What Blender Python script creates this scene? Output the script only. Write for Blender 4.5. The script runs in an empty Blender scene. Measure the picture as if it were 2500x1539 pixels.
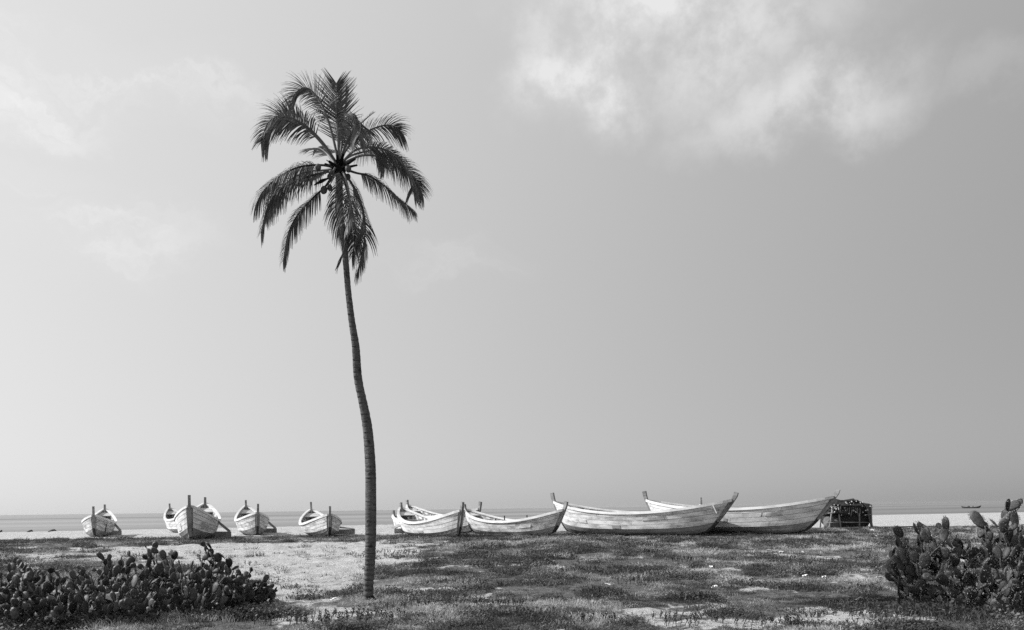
import bpy, math, random
import numpy as np
from mathutils import Vector, Matrix, Euler

R = math.radians
rng = random.Random(7)
scene = bpy.context.scene
col = scene.collection

# ------------------------------------------------------------------ camera
EYE = 1.6
cam_d = bpy.data.cameras.new('camera')
cam = bpy.data.objects.new('camera', cam_d)
col.objects.link(cam)
cam.location = (0, 0, EYE)
cam_d.sensor_width = 36
cam_d.lens = 36 * 1962 / 2500
cam_d.shift_y = (1241.3 - 769.5) / 2500
cam.rotation_euler = (Matrix.Rotation(R(90), 3, 'X') @ Matrix.Rotation(-0.0132, 3, 'Z')).to_euler()
cam_d.clip_start = 0.1
cam_d.clip_end = 60000
scene.camera = cam

# ------------------------------------------------------------------ sky, sun, exposure
SUN_AZ = 4.0      # degrees the sun stands beyond straight left (towards the sea)
SUN_EL = 36.0
sx, sy, sz = -math.cos(R(SUN_AZ)) * math.cos(R(SUN_EL)), math.sin(R(SUN_AZ)) * math.cos(R(SUN_EL)), math.sin(R(SUN_EL))
SKY_STRENGTH = 0.115
world = bpy.data.worlds.new('World')
scene.world = world
world.use_nodes = True
wt = world.node_tree
for n in list(wt.nodes):
    wt.nodes.remove(n)


class NT:
    """small helper to write node trees"""
    def __init__(s, tree):
        s.t = tree

    def n(s, kind, ins=None, **props):
        nd = s.t.nodes.new(kind)
        for k, v in props.items():
            setattr(nd, k, v)
        for k, v in (ins or {}).items():
            sock = nd.inputs[k]
            if isinstance(v, bpy.types.NodeSocket):
                s.t.links.new(v, sock)
            else:
                sock.default_value = v
        return nd

    def math(s, op, a, b=0.0, clamp=False):
        return s.n('ShaderNodeMath', {0: a, 1: b}, operation=op, use_clamp=clamp).outputs[0]

    def vmath(s, op, a, b=(0, 0, 0)):
        nd = s.n('ShaderNodeVectorMath', {0: a, 1: b}, operation=op)
        return nd.outputs['Value'] if op in ('LENGTH', 'DOT_PRODUCT') else nd.outputs['Vector']

    def noise(s, vec, scale, detail=4.0, rough=0.55, dist=0.0):
        return s.n('ShaderNodeTexNoise', {'Vector': vec, 'Scale': scale, 'Detail': detail, 'Roughness': rough, 'Distortion': dist}).outputs['Fac']

    def smooth(s, v, a, b, lo=0.0, hi=1.0):
        return s.n('ShaderNodeMapRange', {'Value': v, 'From Min': a, 'From Max': b, 'To Min': lo, 'To Max': hi}, interpolation_type='SMOOTHSTEP').outputs['Result']

    def lin(s, v, a, b, lo=0.0, hi=1.0):
        return s.n('ShaderNodeMapRange', {'Value': v, 'From Min': a, 'From Max': b, 'To Min': lo, 'To Max': hi}).outputs['Result']

    def mix(s, f, a, b):
        nd = s.n('ShaderNodeMix', {0: f, 2: a, 3: b}, data_type='FLOAT')
        return nd.outputs[0]

    def scale(s, vec, sc):
        return s.n('ShaderNodeVectorMath', {0: vec, 1: sc}, operation='MULTIPLY').outputs['Vector']


w = NT(wt)
sky = w.n('ShaderNodeTexSky', sky_type='NISHITA', sun_disc=False, sun_elevation=R(SUN_EL),
          sun_rotation=math.atan2(sx, sy), altitude=0.0, air_density=1.0, dust_density=1.0, ozone_density=1.0)
bw = w.n('ShaderNodeRGBToBW', {'Color': sky.outputs['Color']}).outputs[0]
geo = w.n('ShaderNodeTexCoord').outputs['Generated']
wob = w.n('ShaderNodeTexNoise', {'Vector': geo, 'Scale': 7.0, 'Detail': 7.0, 'Roughness': 0.62}).outputs['Color']
wob = w.vmath('SUBTRACT', wob, (0.5, 0.5, 0.5))
dirw = w.vmath('ADD', geo, w.scale(wob, (0.17, 0.17, 0.15)))


def blob(az, el, rx, rz, power=1.0):
    c = (math.sin(R(az)) * math.cos(R(el)), math.cos(R(az)) * math.cos(R(el)), math.sin(R(el)))
    d = w.vmath('SUBTRACT', dirw, c)
    d = w.scale(d, (1 / rx, 1 / max(rx, rz), 1 / rz))
    return w.math('MULTIPLY', w.smooth(w.vmath('LENGTH', d), 1.0, 0.0), power)


fine = w.noise(geo, 8.0, 9.0, 0.62, 0.0)
billow = w.smooth(fine, 0.40, 0.60)
mass = None
for b in ((9.0, 31.8, .17, .09, 1.3), (5.0, 27.8, .10, .085, 1.25), (19.5, 25.0, .18, .065, .72), (15.0, 30.0, .20, .10, .75),
          (8, 37, .22, .09, .7), (31.0, 24.0, .10, .03, .14), (-8, 47, .3, .14, .6), (-40, 44, .25, .1, .5), (70, 30, .3, .1, .6),
          (110, 35, .4, .12, .6), (180, 40, .5, .2, .6), (-110, 30, .3, .1, .4)):
    s_ = blob(*b)
    mass = s_ if mass is None else w.math('MAXIMUM', mass, s_)
cov = w.math('MULTIPLY', mass, w.math('ADD', w.math('MULTIPLY', billow, 0.85), 0.28))
# thin wisps: noise stretched sideways, only where the veil is thick enough
stretch = w.scale(dirw, (3.0, 3.0, 13.0))
wisp = w.smooth(w.noise(stretch, 1.6, 6.0, 0.6), 0.46, 0.68)
wm = None
for b in ((-26.0, 17.8, .14, .06, .8), (-26.0, 26.5, .20, .045, .9), (-32.0, 24.0, .14, .045, .9), (-30, 20.5, .12, .03, .7), (-5.0, 17.0, .14, .03, .35),
          (-60, 25, .3, .1, .5), (60, 22, .3, .05, .4)):
    s_ = blob(*b)
    wm = s_ if wm is None else w.math('MAXIMUM', wm, s_)
cov = w.math('MINIMUM', cov, 1.0)
covw = w.math('MULTIPLY', wm, w.math('ADD', w.math('MULTIPLY', wisp, 0.34), 0.05))
# the haze veil evens the clear sky out
glow = w.math('MAXIMUM', w.math('ADD', w.math('MULTIPLY', w.vmath('DOT_PRODUCT', geo, (sx, sy, sz)), 2.9), 2.35), 1.1)
skyv = w.math('ADD', w.math('MULTIPLY', w.math('POWER', bw, 0.65), 0.55), glow)
CLOUD = 5.9
val = w.mix(covw, w.mix(cov, skyv, CLOUD), 8.2)
bg = w.n('ShaderNodeBackground', {'Color': val, 'Strength': SKY_STRENGTH})
outw = w.n('ShaderNodeOutputWorld', {'Surface': bg.outputs[0]})

sun_d = bpy.data.lights.new('sun', 'SUN')
sun_d.energy = 4.8
sun_d.angle = R(0.6)
sun_d.color = (1.0, 1.0, 1.0)          # black-and-white photograph: neutral light
sun = bpy.data.objects.new('sun', sun_d)
col.objects.link(sun)
sun.rotation_euler = Vector((-sx, -sy, -sz)).to_track_quat('-Z', 'Y').to_euler()
sun.location = (0, 0, 30)
scene.view_settings.view_transform = 'Standard'
scene.view_settings.look = 'None'
scene.view_settings.gamma = 1.0
scene.view_settings.exposure = 0.25
scene.view_settings.use_curve_mapping = False
scene.cycles.use_denoising = False     # the photograph has grain


# ------------------------------------------------------------------ helpers
def mesh_obj(name, verts, faces, mats, parent=None, smooth=False, fm=None):
    me = bpy.data.meshes.new(name)
    me.from_pydata([tuple(v) for v in verts], [], faces)
    for m in (mats if isinstance(mats, (list, tuple)) else [mats]):
        me.materials.append(m)
    if fm:
        me.polygons.foreach_set('material_index', fm)
    if smooth:
        me.polygons.foreach_set('use_smooth', [True] * len(me.polygons))
    me.update()
    o = bpy.data.objects.new(name, me)
    col.objects.link(o)
    o.parent = parent
    return o


def tag(o, label, cat, group=None, kind=None):
    if label:
        o['label'] = label
    if cat:
        o['category'] = cat
    if group:
        o['group'] = group
    if kind:
        o['kind'] = kind
    return o


def empty(name, loc, rz=0.0):
    o = bpy.data.objects.new(name, None)
    col.objects.link(o)
    o.location = loc
    o.rotation_euler = (0, 0, rz)
    o.empty_display_size = 0.2
    return o


class MB:
    def __init__(s):
        s.v = []
        s.f = []
        s.m = []

    def add(s, vs, fs, mi=0):
        k = len(s.v)
        s.v += [tuple(p) for p in vs]
        s.f += [tuple(i + k for i in f) for f in fs]
        s.m += [mi] * len(fs)

    def bar(s, p0, p1, wx, wz, up=(0, 0, 1), mi=0, taper=1.0):
        p0, p1 = Vector(p0), Vector(p1)
        d = (p1 - p0).normalized()
        u = Vector(up)
        if abs(d.dot(u)) > 0.98:
            u = Vector((1, 0, 0))
        a = d.cross(u).normalized() * wx / 2
        b = a.cross(d).normalized() * wz / 2
        vs = [p0 + a + b, p0 - a + b, p0 - a - b, p0 + a - b] + [p1 + (a + b) * taper, p1 + (-a + b) * taper, p1 + (-a - b) * taper, p1 + (a - b) * taper]
        s.add(vs, [(0, 1, 2, 3), (7, 6, 5, 4), (0, 4, 5, 1), (1, 5, 6, 2), (2, 6, 7, 3), (3, 7, 4, 0)], mi)

    def tube(s, pts, rad, n=7, mi=0, cap=True):
        pts = [Vector(p) for p in pts]
        vs, fs = [], []
        for i, p in enumerate(pts):
            d = (pts[min(i + 1, len(pts) - 1)] - pts[max(i - 1, 0)]).normalized()
            u = Vector((0, 1, 0)) if abs(d.y) < 0.9 else Vector((1, 0, 0))
            a = d.cross(u).normalized()
            b = a.cross(d)
            r = rad[i] if isinstance(rad, (list, tuple)) else rad
            for k in range(n):
                t = 2 * math.pi * k / n
                vs.append(p + a * math.cos(t) * r + b * math.sin(t) * r)
        for i in range(len(pts) - 1):
            for k in range(n):
                fs.append((i * n + k, i * n + (k + 1) % n, (i + 1) * n + (k + 1) % n, (i + 1) * n + k))
        if cap:
            fs.append(tuple(range(n))[::-1])
            fs.append(tuple((len(pts) - 1) * n + k for k in range(n)))
        s.add(vs, fs, mi)

    def ball(s, c, rx, ry, rz, nu=8, nv=6, mi=0, rough=0.0):
        vs, fs = [], []
        for j in range(nv + 1):
            ph = math.pi * j / nv
            for i in range(nu):
                th = 2 * math.pi * i / nu
                q = 1 + rough * (rng.random() - .5)
                vs.append((c[0] + rx * q * math.sin(ph) * math.cos(th), c[1] + ry * q * math.sin(ph) * math.sin(th), c[2] + rz * q * math.cos(ph)))
        for j in range(nv):
            for i in range(nu):
                fs.append((j * nu + i, (j + 1) * nu + i, (j + 1) * nu + (i + 1) % nu, j * nu + (i + 1) % nu))
        s.add(vs, fs, mi)

    def build(s, name, mats, parent=None, smooth=False):
        return mesh_obj(name, s.v, s.f, mats, parent, smooth, s.m)


def vnoise(x, y, seed=0):
    xi, yi = np.floor(x).astype(np.int64), np.floor(y).astype(np.int64)
    xf, yf = x - xi, y - yi
    u, v = xf * xf * (3 - 2 * xf), yf * yf * (3 - 2 * yf)

    def h(a, b):
        n = (a * 374761393 + b * 668265263 + seed * 1442695041) & 0x7fffffff
        n = ((n ^ (n >> 13)) * 1274126177) & 0x7fffffff
        return ((n ^ (n >> 16)) & 0xffff) / 65535.0
    return (h(xi, yi) * (1 - u) + h(xi + 1, yi) * u) * (1 - v) + (h(xi, yi + 1) * (1 - u) + h(xi + 1, yi + 1) * u) * v


def fbm(x, y, octv=4, seed=0):
    s, a, t = 0, 0.5, 0
    for k in range(octv):
        s = s + a * vnoise(x * 2 ** k + 17.3 * k, y * 2 ** k - 9.1 * k, seed + k)
        t += a
        a *= 0.5
    return s / t


def sst(x, a, b):
    t = np.clip((x - a) / (b - a), 0, 1)
    return t * t * (3 - 2 * t)


# ------------------------------------------------------------------ terrain functions
SEA_Z = -0.8


def shore(x, y):                       # signed distance past the water's edge
    return (x + 71) * -0.348 + (y - 112) * 0.9375


def poly_dist(px, py, poly):
    d = np.full(px.shape, 1e9)
    inside = np.zeros(px.shape, bool)
    n = len(poly)
    for i in range(n):
        ax, ay = poly[i]
        bx, by = poly[(i + 1) % n]
        ex, ey = bx - ax, by - ay
        t = np.clip(((px - ax) * ex + (py - ay) * ey) / (ex * ex + ey * ey), 0, 1)
        d = np.minimum(d, np.hypot(px - ax - t * ex, py - ay - t * ey))
        c = ((ay > py) != (by > py)) & (px < (bx - ax) * (py - ay) / (by - ay + 1e-12) + ax)
        inside ^= c
    return np.where(inside, d, -d)


SAND_POLY = [(-15.5, 40), (-9, 41.3), (-4.5, 41), (-3.6, 34), (-2.9, 26), (-3.0, 21), (-3.1, 17.5), (-3.3, 15.4), (-4.2, 14.6), (-5.2, 15.2), (-6.3, 18), (-8.6, 22), (-12.0, 28), (-19.5, 37)]
SAND_SPOTS = [  # x, y, rx, ry, angle, strength
    (4.75, 11.2, 1.0, 0.55, 5, 1.1), (2.3, 12.25, 1.1, 0.16, -12, .8), (2.9, 10.9, .75, .35, -10, 1.0), (-1.75, 16.2, .9, .28, -22, .9),
    (4.8, 16.2, .55, 1.6, 0, .65), (11.8, 29, 2.4, .7, 0, .6), (8.4, 25.8, 1.5, .45, 0, .6), (3.2, 25.5, 1.6, .4, 0, .4), (-1.2, 34, 2.5, 1.2, 0, .5),
    (0.2, 13.4, .8, .16, 10, .5), (5.8, 12.1, .6, .25, 0, .7), (-3.3, 13.2, .5, .3, 0, .3), (15, 33, 3, .8, 4, .5), (1.0, 11.9, .7, .12, 0, .5), (-9, 40.0, 9, 1.8, 0, .5)]


def sandiness(x, y):
    """0 = grown over, 1 = bare sand"""
    x = np.asarray(x, float)
    y = np.asarray(y, float)
    n1 = fbm(x * 0.9, y * 0.5, 5, 3) - .5
    n2 = fbm(x * 3.1, y * 2.0, 3, 11) - .5
    s = sst(poly_dist(x, y, SAND_POLY) / 1.6 + n1 * 2.4 + n2 * 1.6, -0.6, 0.6)
    for (cx, cy, rx, ry, an, st) in SAND_SPOTS:
        c, q = math.cos(R(an)), math.sin(R(an))
        dx, dy = x - cx, y - cy
        ex, ey = (dx * c + dy * q) / rx, (-dx * q + dy * c) / ry
        s = np.maximum(s, st * sst(1.25 - np.hypot(ex, ey) + n1 * 1.5 + n2 * 1.2, -0.1, 0.5))
    # loose sandy sprinkling everywhere
    s = np.maximum(s, 0.75 * sst(n1 * 1.3 + n2 * .7, .13, .34))
    # beach proper: beyond the grown strip
    edge = -76 - .28 * (x + 15) + 1.2 * np.sin(x * .35)
    s = np.maximum(s, sst(shore(x, y) - edge + n1 * 5 + n2 * 3, -1.0, 2.0))
    # thin sandy strip behind the cactus thicket
    s = np.maximum(s, 0.75 * sst(1.0 - np.abs(y - 31 + .12 * (x + 16)) / 9 + n1 * 1.6 + n2, 0.1, .8) * sst(-x, 7, 12))
    return np.clip(s, 0, 1)


def ground_z(x, y, detail=True):
    x = np.asarray(x, float)
    y = np.asarray(y, float)
    s = shore(x, y)
    z = -0.8 * sst(s, -52, 4) * 1.0 - 3.5 * sst(s, 0, 90)
    near = np.exp(-np.maximum(np.abs(x) - 40, 0) / 60) * np.exp(-np.maximum(y - 70, 0) / 30)
    z = z + near * 0.10 * (fbm(x * .25, y * .25, 3, 5) - .5)
    if detail:
        sn = sandiness(x, y)
        z = z + near * sn * 0.20 * (fbm(x * 2.9, y * 1.7, 3, 21) - .5)
        z = z + near * (1 - sn) * 0.06 * (fbm(x * 1.6, y * 1.6, 3, 31) - .5)
    return z


def gz(x, y):
    return float(ground_z(np.array([x]), np.array([y]))[0])


# ------------------------------------------------------------------ materials
def new_mat(name):
    m = bpy.data.materials.new(name)
    m.use_nodes = True
    t = m.node_tree
    for n in list(t.nodes):
        t.nodes.remove(n)
    k = NT(t)
    return m, k


def finish(k, colour, rough=0.8, spec=0.3, bump=None, bstr=0.3, bdist=0.02, extra=None):
    ins = {'Base Color': colour, 'Roughness': rough, 'Specular IOR Level': spec}
    ins.update(extra or {})
    p = k.n('ShaderNodeBsdfPrincipled', ins)
    if bump is not None:
        b = k.n('ShaderNodeBump', {'Height': bump, 'Strength': bstr, 'Distance': bdist})
        k.t.links.new(b.outputs[0], p.inputs['Normal'])
    k.n('ShaderNodeOutputMaterial', {'Surface': p.outputs[0]})
    return p


def mat_ground():
    m, k = new_mat('sand_and_turf')
    pos = k.n('ShaderNodeNewGeometry').outputs['Position']
    sand = k.n('ShaderNodeAttribute', attribute_name='sand').outputs['Fac']
    wet = k.n('ShaderNodeAttribute', attribute_name='wet').outputs['Fac']
    n1 = k.noise(pos, 1.4, 6, .6)
    n2 = k.noise(pos, 9.0, 5, .65)
    n3 = k.noise(pos, 60.0, 3, .6)
    edge = k.math('ADD', sand, k.math('MULTIPLY', k.math('SUBTRACT', n2, .5), 1.1))
    f = k.smooth(edge, .3, .7)
    sandc = k.math('ADD', k.math('ADD', k.lin(n1, .3, .7, .38, .52), k.lin(n2, .3, .7, -.07, .06)), k.lin(n3, .3, .7, -.06, .06))
    specks = k.smooth(k.noise(pos, 22.0, 4, .7), .57, .66)          # dry litter on the sand
    sandc = k.mix(k.math('MULTIPLY', specks, .55), sandc, .14)
    turf = k.math('ADD', k.lin(n2, .3, .7, .06, .18), k.lin(n3, .3, .7, -.03, .03))
    c = k.mix(f, turf, sandc)
    c = k.mix(wet, c, k.math('MULTIPLY', c, .72))
    h = k.math('ADD', k.math('MULTIPLY', n2, .7), k.math('MULTIPLY', n3, .25))
    finish(k, c, .95, .1, h, .9, .12)
    return m


def mat_sea():
    m, k = new_mat('sea_water')
    pos = k.n('ShaderNodeNewGeometry').outputs['Position']
    rot = k.n('ShaderNodeMapping', {'Vector': pos, 'Rotation': (0, 0, R(-20.3))}).outputs[0]
    v = k.scale(rot, (.35, 1.0, 1.0))
    n1 = k.noise(v, .22, 5, .6)
    n2 = k.noise(v, 1.3, 4, .6)
    h = k.math('ADD', k.math('MULTIPLY', n1, 1.0), k.math('MULTIPLY', n2, .25))
    # long slicks and wind streaks that lie along the coast
    band = k.noise(k.scale(rot, (.0011, .011, 1.0)), 1.0, 4, .55)
    band2 = k.noise(k.scale(rot, (.004, .05, 1.0)), 1.0, 3, .5)
    sh = k.n('ShaderNodeSeparateXYZ', {'Vector': rot}).outputs[1]
    bb = k.math('ADD', k.math('MULTIPLY', band, .7), k.math('MULTIPLY', band2, .3))
    c = k.lin(bb, .35, .65, .10, .26)
    rough = k.lin(bb, .35, .65, .42, .25)
    finish(k, c, rough, .5, h, .3, .6, {'IOR': 1.33})
    return m


def mat_paint(name, lo, hi, stain=.5, dark=.25, grain=1.0, rough=.7):
    m, k = new_mat(name)
    ob = k.n('ShaderNodeTexCoord').outputs['Object']
    rnd = k.n('ShaderNodeObjectInfo').outputs['Random']
    off = k.n('ShaderNodeCombineXYZ', {0: k.math('MULTIPLY', rnd, 37.0), 1: k.math('MULTIPLY', rnd, 11.0), 2: 0.0}).outputs[0]
    p = k.vmath('ADD', ob, off)
    n1 = k.noise(k.scale(p, (1.1, 1.1, 3.5)), 1.0, 6, .62)
    drip = k.noise(k.scale(p, (9.0, 9.0, .9)), 1.0, 4, .6)
    chip = k.noise(p, 16.0, 5, .7)
    grn = k.noise(k.scale(p, (2.0, 8.0, 30.0)), 1.0, 3, .6)
    base = k.math('ADD', k.lin(n1, .38, .60, lo, hi), k.lin(rnd, 0, 1, -.04, .04))
    base = k.math('ADD', base, k.math('MULTIPLY', k.lin(grn, .3, .7, -.05, .05), grain))
    s1 = k.math('MULTIPLY', k.smooth(drip, .54, .72), k.smooth(n1, .62, .38))
    base = k.mix(k.math('MULTIPLY', s1, stain), base, dark)
    s2 = k.smooth(chip, .66, .74)
    base = k.mix(k.math('MULTIPLY', s2, stain * .9), base, dark * .6)
    finish(k, base, rough, .25, k.math('ADD', grn, chip), .25, .01)
    return m


def mat_simple(name, lo, hi, scale=8.0, rough=.8, spec=.25, bstr=.4, bdist=.01, stretch=(1, 1, 1), detail=5, extra=None):
    m, k = new_mat(name)
    ob = k.n('ShaderNodeTexCoord').outputs['Object']
    rnd = k.n('ShaderNodeObjectInfo').outputs['Random']
    off = k.n('ShaderNodeCombineXYZ', {0: k.math('MULTIPLY', rnd, 29.0), 1: 0.0, 2: k.math('MULTIPLY', rnd, 7.0)}).outputs[0]
    n1 = k.noise(k.scale(k.vmath('ADD', ob, off), stretch), scale, detail, .6)
    c = k.math('MULTIPLY', k.lin(n1, .3, .7, lo, hi), k.lin(rnd, 0, 1, .82, 1.18))
    finish(k, c, rough, spec, n1, bstr, bdist, extra)
    return m


def mat_leaf(name, lo, hi, scale, rough=.5, spec=.4, trans=.0):
    m, k = new_mat(name)
    pos = k.n('ShaderNodeNewGeometry').outputs['Position']
    n1 = k.noise(pos, scale, 3, .6)
    c = k.lin(n1, .3, .7, lo, hi)
    p = k.n('ShaderNodeBsdfPrincipled', {'Base Color': c, 'Roughness': rough, 'Specular IOR Level': spec})
    if trans:
        tr = k.n('ShaderNodeBsdfTranslucent', {'Color': c})
        mx = k.n('ShaderNodeMixShader', {0: trans, 1: p.outputs[0], 2: tr.outputs[0]})
        k.n('ShaderNodeOutputMaterial', {'Surface': mx.outputs[0]})
    else:
        k.n('ShaderNodeOutputMaterial', {'Surface': p.outputs[0]})
    return m


M = {}
M['ground'] = mat_ground()
M['sea'] = mat_sea()
M['white'] = mat_paint('weathered_white_paint', .46, .88, .9, .24)
M['white2'] = mat_paint('clean_white_paint', .60, .80, .5, .3)
M['white_b'] = mat_paint('blotched_grey_white_paint', .34, .74, .9, .18)
M['white_c'] = mat_paint('faded_white_paint', .55, .86, .8, .28)
M['patch'] = mat_paint('grey_patch_paint', .36, .5, .5, .2)
M['bottom'] = mat_paint('grey_bottom_paint', .20, .34, .7, .10)
M['inside'] = mat_paint('grey_inner_paint', .18, .36, .6, .15)
M['post'] = mat_paint('bare_grey_timber', .17, .29, .5, .12)
M['tar'] = mat_simple('tarred_timber', .02, .045, 6)
M['thwart'] = mat_paint('worn_bench_timber', .40, .62, .5, .2)
M['trunk'] = None
M['frond'] = mat_leaf('palm_leaf', .075, .16, 6.0, .6, .25, .2)
M['rachis'] = mat_leaf('palm_leaf_stalk', .12, .22, 4.0, .65, .2)
M['rachis_dry'] = mat_leaf('dry_leaf_stalk', .05, .10, 4.0, .7, .2)
M['nut'] = mat_simple('coconut_husk', .07, .13, 5, .6, .3)
M['fibre'] = mat_simple('palm_fibre', .012, .03, 20, .95, .1, .8, .02)
M['spine'] = mat_simple('cactus_spine', .30, .40, 5, .6)
M['grass'] = mat_leaf('dry_grass', .16, .34, 1.6, .8, .15, .2)
M['straw'] = mat_leaf('pale_straw', .34, .58, 3.0, .8, .15, .2)
M['grass_dark'] = mat_leaf('green_grass', .04, .11, 1.6, .7, .2, .2)
M['cover'] = mat_leaf('creeping_leaf', .10, .24, 9.0, .6, .3, .15)
M['weed'] = mat_leaf('fleshy_dark_leaf', .03, .075, 12.0, .45, .4, .05)
M['litter'] = mat_simple('pale_scrap', .6, .8, 8, .6)
M['net'] = mat_simple('fishing_net', .02, .06, 14, .95, .1, 1.0, .05)
M['netlight'] = mat_simple('faded_net_drape', .09, .17, 12, .95, .1, 1.0, .05, (1, 1, .3))
M['float'] = mat_simple('net_float', .28, .6, 6, .5, .4)
M['pole'] = mat_simple('driftwood_pole', .16, .30, 10, .85, .2, .5, .01, (6, 6, 1))
M['stone'] = mat_simple('beach_stone', .14, .3, 5, .9, .2, .6, .03)
M['wood_dark'] = mat_simple('dark_driftwood', .04, .09, 8, .9, .2)
M['rope'] = mat_simple('pale_rope', .25, .4, 30, .9, .1)


def mat_trunk():
    m, k = new_mat('palm_bark')
    ob = k.n('ShaderNodeTexCoord').outputs['Object']
    n1 = k.noise(k.scale(ob, (1, 1, .6)), 3.2, 5, .65)
    n2 = k.noise(k.scale(ob, (1, 1, 3.0)), 16, 4, .6)
    spots = k.smooth(k.noise(k.scale(ob, (1, 1, 1.2)), 7.5, 3, .5), .57, .68)
    c = k.math('ADD', k.lin(n1, .3, .7, .07, .15), k.lin(n2, .3, .7, -.035, .035))
    c = k.mix(k.math('MULTIPLY', spots, .8), c, .025)
    finish(k, c, .9, .15, k.math('ADD', n2, k.math('MULTIPLY', n1, .5)), .7, .02)
    return m


M['trunk'] = mat_trunk()


def mat_pad():
    m, k = new_mat('cactus_pad')
    ob = k.n('ShaderNodeTexCoord').outputs['Object']
    rnd = k.n('ShaderNodeObjectInfo').outputs['Random']
    off = k.n('ShaderNodeCombineXYZ', {0: k.math('MULTIPLY', rnd, 29.0), 1: 0.0, 2: 0.0}).outputs[0]
    p = k.vmath('ADD', ob, off)
    n1 = k.noise(p, 7.0, 4, .6)
    are = k.n('ShaderNodeTexVoronoi', {'Vector': p, 'Scale': 26.0}).outputs['Distance']
    c = k.math('MULTIPLY', k.lin(n1, .3, .7, .024, .075), k.lin(rnd, 0, 1, .5, 1.6))
    c = k.mix(k.smooth(are, .25, .12), c, .26)
    c = k.mix(k.math('MULTIPLY', k.smooth(n1, .62, .72), .6), c, .2)
    finish(k, c, .55, .3, n1, .4, .01)
    return m


M['pad'] = mat_pad()

# ------------------------------------------------------------------ ground and sea
def axis(lo, hi, step, far_lo, far_hi, grow=1.16):
    a = list(np.arange(lo, hi + 1e-6, step))
    s, p = step, a[-1]
    while p < far_hi:
        s *= grow
        p += s
        a.append(p)
    s, p = step, a[0]
    pre = []
    while p > far_lo:
        s *= grow
        p -= s
        pre.append(p)
    return np.array(pre[::-1] + a)


gx = axis(-20, 24, 0.16, -3000, 3000, 1.07)
gy = axis(9.5, 50, 0.18, -300, 1600, 1.06)
GX, GY = np.meshgrid(gx, gy)
GZ = ground_z(GX, GY)
nx, ny = len(gx), len(gy)
gv = np.stack([GX.ravel(), GY.ravel(), GZ.ravel()], 1)
idx = np.arange(nx * ny).reshape(ny, nx)
gf = np.stack([idx[:-1, :-1].ravel(), idx[:-1, 1:].ravel(), idx[1:, 1:].ravel(), idx[1:, :-1].ravel()], 1)
me = bpy.data.meshes.new('ground')
me.from_pydata(gv.tolist(), [], gf.tolist())
me.materials.append(M['ground'])
me.polygons.foreach_set('use_smooth', [True] * len(me.polygons))
at = me.attributes.new('sand', 'FLOAT', 'POINT')
at.data.foreach_set('value', sandiness(GX, GY).ravel().astype(np.float32))
at = me.attributes.new('wet', 'FLOAT', 'POINT')
at.data.foreach_set('value', sst(shore(GX, GY) + 2 * np.sin(GX * .3), -14, -3).ravel().astype(np.float32))
ground = bpy.data.objects.new('ground', me)
col.objects.link(ground)
ground['kind'] = 'structure'
ground['label'] = 'sandy beach ground with low turf'

S = 9000
sv, sf = [], []
ys = [-400, 60, 200, 600, 2000, 5000, S]
for yv in ys:
    for xv in (-S, -3000, -600, 0, 600, 3000, S):
        sv.append((xv, yv, SEA_Z))
for j in range(len(ys) - 1):
    for i in range(6):
        sf.append((j * 7 + i, j * 7 + i + 1, (j + 1) * 7 + i + 1, (j + 1) * 7 + i))
sea = mesh_obj('sea', sv, sf, M['sea'])
sea['kind'] = 'structure'


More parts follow.
